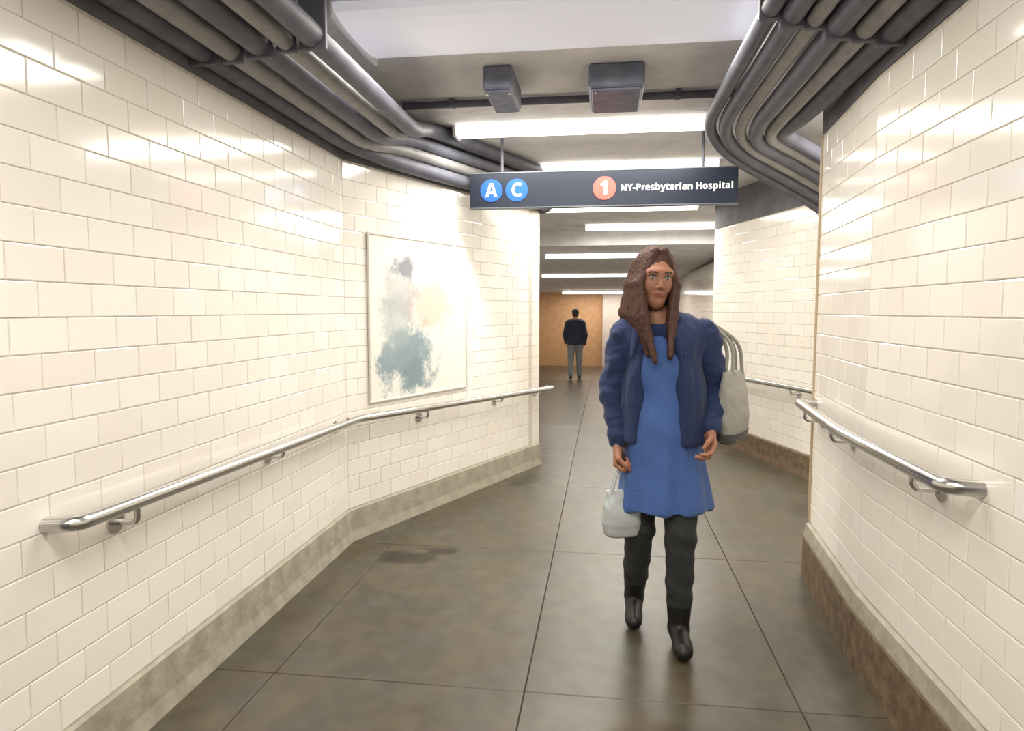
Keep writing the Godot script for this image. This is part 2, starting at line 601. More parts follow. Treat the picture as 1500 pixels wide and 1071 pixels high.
# centre of the head at the origin, face towards +Z
func head(cell := 0.004) -> Array:
	var p := []
	p.append(bone(Vector3(0, 0.032, -0.016), Vector3(0, 0.03, -0.010), 0.083, 0.083, 0.02, Vector3(0.88, 1, 1.08)))
	p.append(bone(Vector3(0, 0.005, 0.02), Vector3(0, -0.058, 0.034), 0.068, 0.047, 0.03, Vector3(0.9, 1, 1)))
	p.append(bone(Vector3(0, -0.094, 0.060), Vector3(0, -0.098, 0.058), 0.017, 0.016, 0.035))
	p.append(bone(Vector3(0, -0.05, -0.025), Vector3(0, -0.16, -0.04), 0.05, 0.05, 0.012))
	for s in [-1, 1]:
		p.append(bone(Vector3(s * 0.036, -0.022, 0.05), Vector3(s * 0.03, -0.03, 0.055), 0.028, 0.026, 0.025))
		p.append(bone(Vector3(s * 0.012, 0.031, 0.081), Vector3(s * 0.045, 0.03, 0.066), 0.010, 0.010, 0.02))
		p.append(bone(Vector3(s * 0.05, -0.045, 0.0), Vector3(s * 0.014, -0.092, 0.05), 0.021, 0.015, 0.03))
		p.append(bone(Vector3(s * 0.074, 0.008, -0.008), Vector3(s * 0.07, -0.022, -0.002), 0.02, 0.013, 0.006, Vector3(0.45, 1, 0.8)))
	for s in [-1, 1]:
		p.append(carve(Vector3(s * 0.031, 0.008, 0.094), Vector3(s * 0.034, 0.008, 0.093), 0.013, 0.013, 0.016))
	for s in [-1, 1]:
		p.append(bone(Vector3(s * 0.031, 0.008, 0.0715), Vector3(s * 0.031, 0.008, 0.0715), 0.0125, 0.0125, 0.003))
	p.append(bone(Vector3(0, 0.018, 0.084), Vector3(0, -0.024, 0.101), 0.0065, 0.0098, 0.012))
	for s in [-1, 1]:
		p.append(bone(Vector3(s * 0.010, -0.030, 0.093), Vector3(s * 0.012, -0.031, 0.088), 0.0068, 0.0065, 0.006))
	p.append(bone(Vector3(-0.019, -0.056, 0.075), Vector3(0.019, -0.056, 0.075), 0.005, 0.005, 0.008))
	p.append(bone(Vector3(-0.006, -0.056, 0.080), Vector3(0.006, -0.056, 0.080), 0.0055, 0.0055, 0.008))
	p.append(bone(Vector3(-0.013, -0.067, 0.077), Vector3(0.013, -0.067, 0.077), 0.0068, 0.0068, 0.006))
	p.append(carve(Vector3(-0.02, -0.0612, 0.09), Vector3(0.02, -0.0612, 0.09), 0.0015, 0.0015, 0.005))
	return net(p, cell)

func face_colour(v: Vector3, t_inv: Transform3D, skin: Color) -> Color:
	var q := t_inv * v
	var lin := skin.srgb_to_linear()
	if q.z > 0.05 and q.y > -0.12 and q.y < 0.1:
		for s in [-1, 1]:
			var e := Vector2(q.x - s * 0.031, q.y - 0.008)
			if q.z > 0.076 and Vector2(e.x / 0.0125, e.y / 0.007).length() < 1.0:
				return Color(0.03, 0.018, 0.012) if e.length() < 0.0052 else Color(0.42, 0.38, 0.35)
			if absf(q.y - 0.0315 + absf(e.x) * 0.12) < 0.0028 and absf(e.x) < 0.019:
				return Color(0.028, 0.016, 0.011)
			if Vector2(e.x / 0.0155, (e.y - 0.004) / 0.0088).length() < 1.0 and e.y > 0.004:
				return Color(0.03, 0.018, 0.014)
		if q.z > 0.072 and Vector2(q.x / 0.021, (q.y + 0.0615) / 0.0115).length() < 1.0:
			return c8(136, 72, 64).srgb_to_linear()
	return lin

func cloth(c: Color, seed_: int, rough := 0.85, sheen := 0.25) -> StandardMaterial3D:
	var m := grained(c.darkened(0.10), c, c.lightened(0.07), rough, 0.05, 5.0, seed_)
	m.normal_enabled = true
	m.normal_texture = noise_tex(seed_ + 3, 0.12, Color.BLACK, Color.GRAY, Color.WHITE, 3, true, 2.0, 256)
	m.normal_scale = 0.35
	m.rim_enabled = true
	m.rim = sheen
	return m

func skin_mat() -> StandardMaterial3D:
	var m := StandardMaterial3D.new()
	m.vertex_color_use_as_albedo = true
	m.roughness = 0.5
	m.subsurf_scatter_enabled = true
	m.subsurf_scatter_strength = 0.08
	return m

func walking_woman():
	var root := base("person", Vector3(0.25, 0, -2.95))
	tag(root, "person with long brown hair walking forward in blue jacket, blue dress and black boots", "person")
	var L := 1.0   # +x: picture right
	var skin := c8(164, 114, 90)
	# joints
	var neck := Vector3(-0.03, 1.41, -0.01)
	var sh_r := Vector3(0.165, 1.335, -0.01); var el_r := Vector3(0.228, 1.075, -0.05); var wr_r := Vector3(0.19, 0.925, 0.075)
	var sh_l := Vector3(-0.165, 1.33, -0.005); var el_l := Vector3(-0.212, 1.075, -0.02); var wr_l := Vector3(-0.185, 0.86, 0.05)
	var hip_r := Vector3(0.085, 0.88, 0.0); var kn_r := Vector3(0.078, 0.485, 0.075); var an_r := Vector3(0.078, 0.085, 0.075); var to_r := Vector3(0.085, 0.03, 0.205)
	var hip_l := Vector3(-0.085, 0.88, -0.01); var kn_l := Vector3(-0.088, 0.48, -0.005); var an_l := Vector3(-0.098, 0.118, -0.165); var to_l := Vector3(-0.104, 0.03, -0.05)
	# body: one surface, head and hands on finer grids
	var b := []
	b.append(bone(neck, neck + Vector3(0.012, -0.06, -0.01), 0.05, 0.056, 0.03))
	b.append(bone(sh_l + Vector3(0.035, -0.022, 0), sh_r - Vector3(0.035, 0.022, 0), 0.042, 0.042, 0.05))
	b.append(bone(Vector3(0, 1.27, 0), Vector3(0, 1.08, 0.0), 0.115, 0.10, 0.06, Vector3(1.05, 1, 0.72)))
	b.append(bone(Vector3(0, 1.08, 0), Vector3(0, 0.92, 0), 0.10, 0.13, 0.06, Vector3(1.05, 1, 0.75)))
	for a in [[sh_l, el_l, wr_l], [sh_r, el_r, wr_r]]:
		b.append(bone(a[0] - Vector3(0, 0.025, 0), a[1], 0.04, 0.034, 0.03))
		b.append(bone(a[1], a[2], 0.034, 0.022, 0.02))
	for a in [[hip_l, kn_l, an_l, to_l], [hip_r, kn_r, an_r, to_r]]:
		b.append(bone(a[0], a[1], 0.082, 0.05, 0.04))
		b.append(bone(a[1], a[2], 0.05, 0.032, 0.02))
		b.append(bone(a[2], a[3], 0.032, 0.022, 0.02))
	var ht := Transform3D(Basis.from_euler(Vector3(0.10, 0.20, -0.05)), Vector3(-0.042, 1.552, 0.018))
	var lists := [net(b, 0.012), moved(head(), ht)]
	var hl := Transform3D(Basis.from_euler(Vector3(-0.1, 0, 0)) * Basis.from_euler(Vector3(0, PI / 2 - 0.35, 0)) * Basis.from_scale(Vector3(-1, 1, 1)), wr_l + Vector3(0, -0.012, 0.003))
	lists.append(moved(hand(1.3), hl))
	var hr := Transform3D(Basis.from_euler(Vector3(-0.7, 0.0, 0.0)) * Basis.from_euler(Vector3(0, -PI / 2 + 0.3, 0)), wr_r + Vector3(-0.003, -0.008, 0.01))
	lists.append(moved(hand(0.6), hr))
	var inv := ht.affine_inverse()
	part("body", join(lists, func(v): return face_colour(v, inv, skin)), skin_mat(), root)

	# dress
	var wav := func(v: Vector3) -> float:
		var low := clampf((1.0 - v.y) / 0.42, 0.0, 1.0)
		var a := atan2(v.z, v.x - 0.02)
		return low * (0.008 * sin(a * 7.0 + v.y * 3.0) + 0.004 * sin(a * 12.0 + 1.3)) + 0.003 * sin(v.y * 42.0 + v.x * 25.0) * (1.0 - low)
	var d := []
	d.append(bone(sh_l + Vector3(0.05, -0.01, 0), sh_r - Vector3(0.05, 0.01, 0), 0.055, 0.055, 0.05))
	d.append(bone(Vector3(0, 1.27, 0.005), Vector3(0, 1.08, 0.0), 0.122, 0.110, 0.06, Vector3(1.06, 1, 0.76)))
	for s in [-1, 1]:
		d.append(bone(Vector3(s * 0.055, 1.215, 0.05), Vector3(s * 0.055, 1.19, 0.05), 0.046, 0.046, 0.07))
	d.append(bone(Vector3(0, 1.08, 0), Vector3(0, 0.92, 0), 0.112, 0.142, 0.06, Vector3(1.05, 1, 0.8)))
	d.append(bone(Vector3(0, 0.94, 0), Vector3(0.012, 0.58, -0.005), 0.142, 0.195, 0.05, Vector3(1.05, 1, 0.82)))
	d.append(carve(Vector3(0, 0.84, 0), Vector3(0.012, 0.36, -0.005), 0.12, 0.20, 0.006, Vector3(1.05, 1, 0.82)))
	d.append(carve_box(Vector3(0, 0.42, 0), Vector3(0.5, 0.155, 0.5), 0.01))
	d.append(carve(neck + Vector3(0.01, -0.02, 0.05), neck + Vector3(0.01, -0.03, 0.06), 0.075, 0.07, 0.01))
	part("dress", join([net(d, 0.010)], null, wav), cloth(c8(68, 101, 166), 51), root)

	# open jacket: trunk and sleeves
	var j := []
	for q in [[sh_l, -1.0], [sh_r, 1.0]]:
		j.append(bone(Vector3(-0.02 + q[1] * 0.045, 1.365, -0.012), q[0] + Vector3(-q[1] * 0.02, -0.018, -0.003), 0.05, 0.066, 0.05))
	j.append(bone(Vector3(0, 1.25, -0.004), Vector3(0, 1.06, 0.0), 0.148, 0.150, 0.07, Vector3(1.06, 1, 0.92)))
	j.append(bone(Vector3(0, 1.08, 0.0), Vector3(0.005, 0.80, 0.0), 0.150, 0.186, 0.06, Vector3(1.08, 1, 0.90)))
	j.append(carve_box(Vector3(0, 0.70, 0), Vector3(0.5, 0.165, 0.5), 0.012))
	j.append(carve(Vector3(-0.03, 1.42, 0.16), Vector3(-0.03, 1.15, 0.185), 0.07, 0.115, 0.012))
	j.append(carve(Vector3(-0.03, 1.15, 0.185), Vector3(-0.03, 0.76, 0.21), 0.115, 0.135, 0.012))
	j.append(carve(neck + Vector3(0.008, 0.02, 0.012), neck + Vector3(0.008, -0.012, 0.03), 0.064, 0.062, 0.01))
	var sl := []
	for a in [[sh_l, el_l, wr_l], [sh_r, el_r, wr_r]]:
		sl.append(bone(a[0] + Vector3(0, -0.012, 0), a[1], 0.066, 0.054, 0.03))
		sl.append(bone(a[1], a[2].lerp(a[1], 0.05), 0.054, 0.038, 0.02))
	var fn := FastNoiseLite.new(); fn.seed = 78; fn.frequency = 1.0; fn.fractal_octaves = 2
	var fold := func(v: Vector3) -> float:
		var arm := clampf((absf(v.x) - 0.15) / 0.04, 0.0, 1.0)
		return 0.012 * arm * fn.get_noise_3d(v.x * 8.0, v.y * 15.0, v.z * 10.0) + 0.008 * (1.0 - arm) * fn.get_noise_3d(v.x * 16.0, v.y * 6.0, v.z * 16.0)
	part("jacket", join([net(j, 0.008), net(sl, 0.008)], null, fold), cloth(c8(25, 44, 86), 55), root)
	for s in [-1, 1]:
		var lp := []
		var c0 := Vector3(-0.022 + s * 0.062, 1.415, -0.015)
		var c1 := Vector3(-0.028 + s * 0.072, 1.38, 0.05)
		var c2 := Vector3(-0.03 + s * 0.108, 1.23, 0.120)
		lp.append(bone(c0, c1, 0.012, 0.018, 0.02, Vector3(1, 1.3, 1)))
		lp.append(bone(c1, c2, 0.022, 0.006, 0.02, Vector3(1.2, 1, 0.7)))
		part("lapel", join([net(lp, 0.005)]), cloth(c8(23, 41, 82), 57), root)
	# trousers
	var tr := []
	for a in [[hip_l, kn_l, an_l], [hip_r, kn_r, an_r]]:
		tr.append(bone(a[0] - Vector3(0, 0.1, 0), a[1], 0.088, 0.064, 0.005))
		tr.append(bone(a[1], a[2].lerp(a[1], 0.28), 0.064, 0.055, 0.02))
	var crease := func(v: Vector3) -> float: return 0.004 * sin(v.y * 60.0 + v.x * 40.0) * sin(v.y * 17.0)
	part("trousers", join([net(tr, 0.008)], null, crease), cloth(c8(40, 43, 45), 59, 0.8, 0.1), root)
	# boots
	var leather := mat(c8(24, 24, 26), 0.42)
	var rubber := mat(c8(17, 16, 16), 0.8)
	var pairs := [[kn_l, an_l, to_l], [kn_r, an_r, to_r]]
	for a in pairs:
		var bo := []
		var fwd: Vector3 = (a[2] - a[1]).normalized()
		bo.append(bone(a[1].lerp(a[0], 0.36), a[1], 0.056, 0.044, 0.02))
		bo.append(bone(a[1] + Vector3(0, -0.02, -0.012), a[2] + Vector3(0, 0.014, 0), 0.044, 0.033, 0.02))
		bo.append(bone(a[2] + Vector3(0, 0.008, -0.03), a[2] + Vector3(0, 0.004, 0.012), 0.034, 0.029, 0.02, Vector3(1.1, 0.85, 1)))
		bo.append(carve(a[1].lerp(a[0], 0.50), a[1].lerp(a[0], 0.32), 0.058, 0.049, 0.004))
		var boot := part("boot", join([net(bo, 0.006)]), leather, root)
		var heel: Vector3 = a[1] + Vector3(0, -0.062, -0.02) if a[1].y < 0.1 else a[1] + Vector3(0, -0.068, -0.045)
		var so := []
		so.append(bone(heel, heel + Vector3(0, -0.006, 0), 0.026, 0.023, 0.005, Vector3(1, 1, 1.1)))
		so.append(bone(heel + fwd * 0.03 + Vector3(0, 0.006, 0), a[2] + Vector3(0, -0.014, 0.008), 0.018, 0.022, 0.01, Vector3(1.3, 0.55, 1)))
		part("sole", join([net(so, 0.006)]), rubber, boot)
	# hair: cap, side falls over the shoulders, back
	var hp := []
	hp.append(bone(Vector3(0, 0.044, -0.024), Vector3(0, 0.038, -0.018), 0.091, 0.090, 0.02, Vector3(0.95, 1, 1.06)))
	hp.append(bone(Vector3(0, 0.0, -0.055), Vector3(0, -0.22, -0.075), 0.08, 0.095, 0.03, Vector3(1.05, 1, 0.7)))
	for s in [-1, 1]:
		for i in 9:
			var u := i / 8.0
			var top := Vector3(s * lerpf(0.018, 0.078, u), lerpf(0.116, 0.06, u), lerpf(0.045, -0.035, u))
			var mid := Vector3(s * lerpf(0.074, 0.096, u), -0.02 - 0.01 * u, lerpf(0.056, -0.045, u))
			var low := Vector3(s * lerpf(0.060, 0.106, u), -0.15, lerpf(0.100, -0.05, u))
			var end := Vector3(s * lerpf(0.030, 0.098, u) + 0.016, -0.31 + 0.05 * u + 0.014 * sin(i * 2.3 + s), lerpf(0.168, -0.04, u))
			hp.append(bone(top, mid, 0.015, 0.019, 0.012))
			hp.append(bone(mid, low, 0.019, 0.022, 0.010))
			hp.append(bone(low, end, 0.022, 0.011, 0.008))
	hp.append(carve(Vector3(0, 0.012, 0.14), Vector3(0, -0.10, 0.145), 0.066, 0.058, 0.014, Vector3(0.80, 1, 1)))
	var hn := FastNoiseLite.new(); hn.seed = 77; hn.frequency = 1.0; hn.fractal_octaves = 3
	var strands := func(v: Vector3) -> float: return 0.0045 * hn.get_noise_3d(v.x * 150.0, v.y * 6.0, v.z * 150.0)
	var hm := StandardMaterial3D.new()
	hm.albedo_texture = noise_tex(61, 0.03, c8(50, 27, 19), c8(70, 39, 27), c8(92, 54, 38))
	hm.uv1_triplanar = true
	hm.uv1_scale = Vector3(16, 1.2, 16)
	hm.roughness = 0.62
	part("hair", join([moved(net(hp, 0.005), ht)], null, strands), hm, root)

	# tote on the far shoulder, a thing of its own
	var bag := base("tote_bag", root.position + Vector3(0.305, 0.86, -0.075), PI / 2 - 0.45)
	tag(bag, "pale grey tote bag hanging from the shoulder beside the walker's elbow", "bag")
	var canvas := cloth(c8(166, 163, 154), 63)
	part("bag_body", soft_bag([[0.0, 0.115, 0.03], [0.03, 0.13, 0.048], [0.10, 0.138, 0.055], [0.2, 0.138, 0.042], [0.28, 0.134, 0.022], [0.305, 0.132, 0.014]], 0.006, 5), canvas, bag)
	part("bag_base", soft_bag([[-0.004, 0.10, 0.026], [0.0, 0.118, 0.036], [0.02, 0.130, 0.047], [0.045, 0.137, 0.0535]], 0.002, 6), cloth(c8(84, 82, 78), 65), bag)
	for s in [-1, 1]:
		var top := bag.transform.affine_inverse() * (root.position + Vector3(0.135, 1.412, -0.012 + s * 0.012))
		var ring := rounded([Vector3(-0.07, 0.29, 0.014 * s), Vector3(-0.05, 0.42, 0.012 * s), top, Vector3(0.05, 0.42, 0.012 * s), Vector3(0.08, 0.29, 0.014 * s)], 0.08)
		part("strap", tube_mesh(ring, 0.008, 10), canvas, bag)

	# carrier bag in the other hand
	var grip := root.position + wr_l + Vector3(0.022, -0.105, 0.006)
	var cb := base("carrier_bag", grip + Vector3(0.0, -0.30, 0), 0.35)
	tag(cb, "pale grey-white carrier bag hanging from the walker's lowered hand", "bag")
	var film := mat(c8(190, 196, 198), 0.4)
	part("bag_body", soft_bag([[0.0, 0.05, 0.02], [0.012, 0.078, 0.034], [0.06, 0.088, 0.046], [0.12, 0.088, 0.042], [0.17, 0.082, 0.028], [0.205, 0.076, 0.012]], 0.007, 8), film, cb)
	for s in [-1, 1]:
		part("bag_handle", tube_mesh(rounded([Vector3(-0.058, 0.19, s * 0.012), Vector3(-0.035, 0.262, s * 0.01), Vector3(-0.014, 0.302, s * 0.006), Vector3(0.014, 0.302, s * 0.006), Vector3(0.035, 0.262, s * 0.01), Vector3(0.058, 0.19, s * 0.012)], 0.03), 0.006, 8), film, cb)

# a limp bag: rings of [height, half width, half depth]
func soft_bag(rings: Array, crumple: float, seed_: int) -> Mesh:
	var n := FastNoiseLite.new(); n.seed = seed_; n.frequency = 1.0; n.fractal_octaves = 3
	var st := st_new()
	st.set_smooth_group(0)
	var sides := 36
	var rows := 28
	var g := []
	for r in rows + 1:
		var y := lerpf(rings[0][0], rings[-1][0], float(r) / rows)
		var k := 0
		while k < rings.size() - 2 and rings[k + 1][0] < y: k += 1
		var t := clampf((y - rings[k][0]) / (rings[k + 1][0] - rings[k][0]), 0.0, 1.0)
		t = t if k > 0 else sqrt(t)
		var w := lerpf(rings[k][1], rings[k + 1][1], t)
		var d := lerpf(rings[k][2], rings[k + 1][2], t)
		var line := []
		for a in sides:
			var c := cos(TAU * a / sides)
			var s := sin(TAU * a / sides)
			var v := Vector3(signf(c) * pow(absf(c), 0.6) * w, y, signf(s) * pow(absf(s), 0.8) * d)
			v += Vector3(c, 0.3, s) * crumple * n.get_noise_3d(v.x * 26.0, v.y * 16.0, v.z * 26.0)
			line.append(v)
		g.append(line)
	for r in rows:
		for a in sides:
			var b := (a + 1) % sides
			for v in [g[r][a], g[r][b], g[r + 1][b], g[r][a], g[r + 1][b], g[r + 1][a]]: st.add_vertex(v)
	for r in [0, rows]:
		var c := Vector3(0, g[r][0].y - (0.02 if r > 0 else 0.0), 0)
		for a in sides:
			var b := (a + 1) % sides
			for v in ([c, g[r][b], g[r][a]] if r == 0 else [c, g[r][a], g[r][b]]): st.add_vertex(v)
	st.index()
	st.generate_normals()
	return st.commit()

func far_walker():
	var fy := floor_y(-16.4)
	var root := base("person", Vector3(-0.68, fy, -16.4), PI)
	tag(root, "distant person in dark navy jacket and light grey trousers", "person")
	var skin := c8(170, 122, 98)
	var b := []
	b.append(bone(Vector3(0, 1.48, 0), Vector3(0, 1.40, 0), 0.055, 0.06, 0.03))
	b.append(bone(Vector3(-0.15, 1.36, 0), Vector3(0.15, 1.36, 0), 0.06, 0.06, 0.05))
	b.append(bone(Vector3(0, 1.3, 0), Vector3(0, 0.95, 0), 0.13, 0.13, 0.05, Vector3(1.1, 1, 0.75)))
	var arms := [[Vector3(-0.18, 1.35, 0), Vector3(-0.24, 1.08, -0.05), Vector3(-0.22, 0.86, 0.04)], [Vector3(0.18, 1.35, 0), Vector3(0.24, 1.08, -0.02), Vector3(0.22, 0.88, 0.1)]]
	var legs := [[Vector3(-0.09, 0.9, 0), Vector3(-0.1, 0.49, 0.06), Vector3(-0.1, 0.09, 0.1), Vector3(-0.105, 0.035, 0.24)], [Vector3(0.09, 0.9, 0), Vector3(0.1, 0.49, 0.0), Vector3(0.1, 0.11, -0.16), Vector3(0.105, 0.04, -0.04)]]
	for a in arms:
		b.append(bone(a[0], a[1], 0.05, 0.04, 0.03))
		b.append(bone(a[1], a[2], 0.04, 0.026, 0.03))
	for a in legs:
		b.append(bone(a[0], a[1], 0.085, 0.055, 0.03))
		b.append(bone(a[1], a[2], 0.055, 0.035, 0.03))
		b.append(bone(a[2], a[3], 0.035, 0.025, 0.03))
	var ht := Transform3D(Basis.from_euler(Vector3(0.1, 0, 0)), Vector3(0, 1.585, 0.02))
	var inv := ht.affine_inverse()
	part("body", join([net(b, 0.016), moved(head(0.006), ht), moved(hand(0.5, 0.004), Transform3D(Basis.from_euler(Vector3(-0.3, PI / 2, 0)), arms[0][2])), moved(hand(0.5, 0.004), Transform3D(Basis.from_euler(Vector3(-0.3, -PI / 2, 0)) * Basis.from_scale(Vector3(-1, 1, 1)), arms[1][2]))], func(v): return face_colour(v, inv, skin)), skin_mat(), root)
	var j := []
	j.append(bone(Vector3(-0.14, 1.37, 0), Vector3(0.14, 1.37, 0), 0.078, 0.078, 0.05))
	j.append(bone(Vector3(0, 1.3, 0), Vector3(0, 0.9, 0), 0.165, 0.175, 0.05, Vector3(1.12, 1, 0.8)))
	j.append(carve_box(Vector3(0, 0.72, 0), Vector3(0.19, 0.12, 0.4), 0.01))
	for a in arms:
		j.append(bone(a[0], a[1], 0.07, 0.06, 0.03))
		j.append(bone(a[1], a[2].lerp(a[1], 0.05), 0.06, 0.045, 0.03))
	part("jacket", join([net(j, 0.014)]), cloth(c8(36, 44, 62), 71), root)
	var tr := []
	for a in legs:
		tr.append(bone(a[0], a[1], 0.1, 0.075, 0.02))
		tr.append(bone(a[1], a[2].lerp(a[1], 0.08), 0.075, 0.065, 0.02))
	part("trousers", join([net(tr, 0.012)]), cloth(c8(128, 130, 132), 73), root)
	for a in legs:
		part("shoe", join([net([bone(a[2] + Vector3(0, -0.03, -0.03), a[3], 0.045, 0.034, 0.02)], 0.008)]), mat(c8(70, 68, 66), 0.6), root)
	part("hair", join([moved(net([bone(Vector3(0, 0.035, -0.024), Vector3(0, 0.0, -0.035), 0.093, 0.085, 0.02, Vector3(0.93, 1, 1.0)), carve(Vector3(0, 0.0, 0.12), Vector3(0, -0.1, 0.12), 0.075, 0.07, 0.01)], 0.008), ht)]), mat(c8(52, 42, 36), 0.6), root)

# ------------------------------------------------------------------ the place
func floor_y(z: float) -> float:
	return 0.0 if z > -8.43 else 0.03 * (z + 8.43)

func _ready():
	rng.seed = 20240
	# camera, air, exposure
	var cam := Camera3D.new()
	cam.name = "camera"
	cam.fov = 56.338
	cam.position = Vector3(0, 1.42, 0)
	cam.rotation_degrees = Vector3(-4.6024, 7.664, 0)
	cam.near = 0.05
	cam.far = 100
	add_child(cam)
	cam.current = true
	var env := Environment.new()
	env.background_mode = Environment.BG_COLOR
	env.background_color = Color(0.02, 0.02, 0.022)
	env.ambient_light_source = Environment.AMBIENT_SOURCE_DISABLED
	env.tonemap_mode = Environment.TONE_MAPPER_LINEAR
	env.tonemap_exposure = 1.2
	env.sdfgi_enabled = true
	env.ssao_enabled = true
	env.ssil_enabled = true
	var we := WorldEnvironment.new()
	we.name = "air"
	we.environment = env
	add_child(we)
	make_materials()

	# ---------------- lights across the ceiling
	var E := 1.0
	ceiling_light(-1.08, 0.68, 0.9, 2.58, 0.2, 3.0 * E, "fluorescent ceiling light overhead behind the viewpoint", 2.66)
	ceiling_light(-1.08, 0.68, -0.9, 2.58, 0.2, 3.0 * E, "fluorescent ceiling light directly overhead, before the wide panel", 2.66)
	ceiling_light(-1.12, 0.66, -3.0, 2.60, 0.56, 3.2 * E, "extra wide ceiling light panel nearest in view at the top", 2.66)
	ceiling_light(-1.02, 0.68, -4.66, 2.59, 0.15, 3.0 * E, "slim ceiling light between wide panel and hanging sign", 2.66)
	ceiling_light(-0.58, 0.94, -5.95, 2.59, 0.15, 3.0 * E, "slim ceiling light just behind and above the hanging sign", 2.66)
	ceiling_light(-0.80, 1.05, -8.0, 2.55, 0.17, 3.6 * E, "slim ceiling light seen under the hanging sign's lower edge", 2.66)
	ceiling_light(-0.30, 1.70, -10.15, 2.58, 0.2, 4.0 * E, "last ceiling light before the ceiling steps down, above walker's head", 2.66)
	ceiling_light(-1.05, 1.12, -12.2, 2.34, 0.2, 4.2 * E, "first ceiling light under the lowered far ceiling", 2.43)
	ceiling_light(-1.55, 1.25, -17.0, 2.24, 0.2, 4.2 * E, "middle ceiling light under the lowered far ceiling", 2.31)
	ceiling_light(-1.35, 1.45, -22.0, 1.95, 0.2, 3.2 * E, "farthest ceiling light, right before the tan end wall", 2.05)

	ceiling_light(1.35, 2.05, -4.35, 2.56, 0.2, 2.2 * E, "short ceiling light inside the recess, behind the near corner", 2.66)

	# ---------------- walls
	var A := [Vector2(-1.55, 2.5), Vector2(-1.55, -3.95), Vector2(-0.59, -6.25), Vector2(-2.4, -6.95), Vector2(-2.4, -23.0)]
	var B := [Vector2(1.03, 2.5), Vector2(1.03, -2.84), Vector2(1.10, -3.74), Vector2(2.55, -3.9)]
	var C := [Vector2(2.40, -3.65), Vector2(1.2, -7.84), Vector2(2.0, -8.3), Vector2(2.0, -23.0)]
	var mid := Vector2(0.1, -3.0)
	var nA0 := plan_normal(A[0], A[1], mid)
	var nA1 := plan_normal(A[1], A[2], Vector2(0.5, -5.0))
	tiled_wall("wall_left", "long cream glazed tile wall beside the passage", A[0], A[1], nA0, 0.2, 3.63, 6.5)
	tiled_wall("wall_left_bend", "cream tile wall turning inward past the bend, with a poster", A[1], A[2], nA1, 0.2, 0.0, 2.6)
	tiled_wall("wall_left_return", "hidden tile return of the inner corner", A[2], A[3], Vector2(0.36, -0.93).normalized(), 0.2, 9.0, 9.0)
	tiled_wall("wall_left_far", "far tile wall along the ramp", A[3], A[4], Vector2(1, 0), -0.3, 99.0, 99.0, -0.6)
	var nB0 := Vector2(-1, 0)
	var nB1 := plan_normal(B[1], B[2], Vector2(0, -3.4))
	tiled_wall("wall_right", "near cream tile wall with a short steel handrail", B[0], B[1], nB0, 0.3, 3.95, 5.4)
	tiled_wall("wall_right_end", "narrow end panel of the near tile wall, before the corner", B[1], B[2], nB1, 0.3, 0.0, 1.0)
	tiled_wall("wall_right_return", "tile return wall behind the near corner", B[2], B[3], Vector2(-0.1, -1).normalized(), 0.3, 9.0, 9.0)
	var nC0 := plan_normal(C[0], C[1], Vector2(0.5, -5.5))
	tiled_wall("wall_right_recess", "bright cream tile wall of the recess with a low handrail", C[0], C[1], nC0, 0.2, 0.9, 4.4)
	tiled_wall("wall_right_step", "hidden tile step of the recess wall", C[1], C[2], Vector2(-0.5, -0.87).normalized(), 0.2, 9.0, 9.0)
	tiled_wall("wall_right_far", "far tile wall on the ramp's other side", C[2], C[3], Vector2(-1, 0), -0.3, 99.0, 99.0, -0.6)
	plain_wall("wall_end_tan", "tan orange end wall behind the distant person", Vector2(-2.5, -23.0), Vector2(-0.05, -23.0), Vector2(0, 1), M.end_tan)
	plain_wall("wall_end_pale", "pale end wall panel beside the tan one", Vector2(-0.05, -22.8), Vector2(2.1, -22.8), Vector2(0, 1), M.end_pale)
	plain_wall("wall_back", "plain wall closing the passage behind the viewpoint", Vector2(-1.7, 2.5), Vector2(1.3, 2.5), Vector2(0, -1), M.upper)

	# ---------------- ceiling
	struct("ceiling", box_mesh(Vector3(0.1, 2.76, -4.1), Vector3(5.6, 0.2, 13.6), 0.002), M.ceiling, "grey concrete ceiling of the passage")
	var low := st_new()
	swept(low, Vector2(-2.7, 0), Vector2(2.9, 0), Vector2(0, -1), [Vector2(10.8, 2.43), Vector2(10.8, 2.75), Vector2(23.2, 2.75), Vector2(23.2, 2.0), Vector2(17.0, 2.31)])
	struct("ceiling_low", low.commit(), M.ceiling, "lowered concrete ceiling over the far ramp")

	# ---------------- floor: cast slabs with open joints
	var fx0 := -3.25; var fx1 := 3.69; var fz0 := 2.07; var fz1 := -23.43
	var fm := floor_material(fx0, fx1, fz0, fz1)
	var fs := st_new()
	cbox(fs, Vector3(0.2, -0.083, -3.0), Vector3(7.0, 0.15, 10.86), 0.002)
	swept(fs, Vector2(-3.2, 0), Vector2(3.6, 0), Vector2(0, -1), [Vector2(8.43, -0.2), Vector2(8.43, -0.008), Vector2(23.43, -0.458), Vector2(23.43, -0.7)])
	var fl := struct("floor", fs.commit(), mat(c8(70, 64, 57), 0.9), "worn grey-brown concrete floor cast in slabs")
	var xs := [-3.25, -2.26, -1.27, -0.28, 0.71, 1.70, 2.69, 3.69]
	var zs := []
	for i in 18: zs.append(2.07 - 1.5 * i)
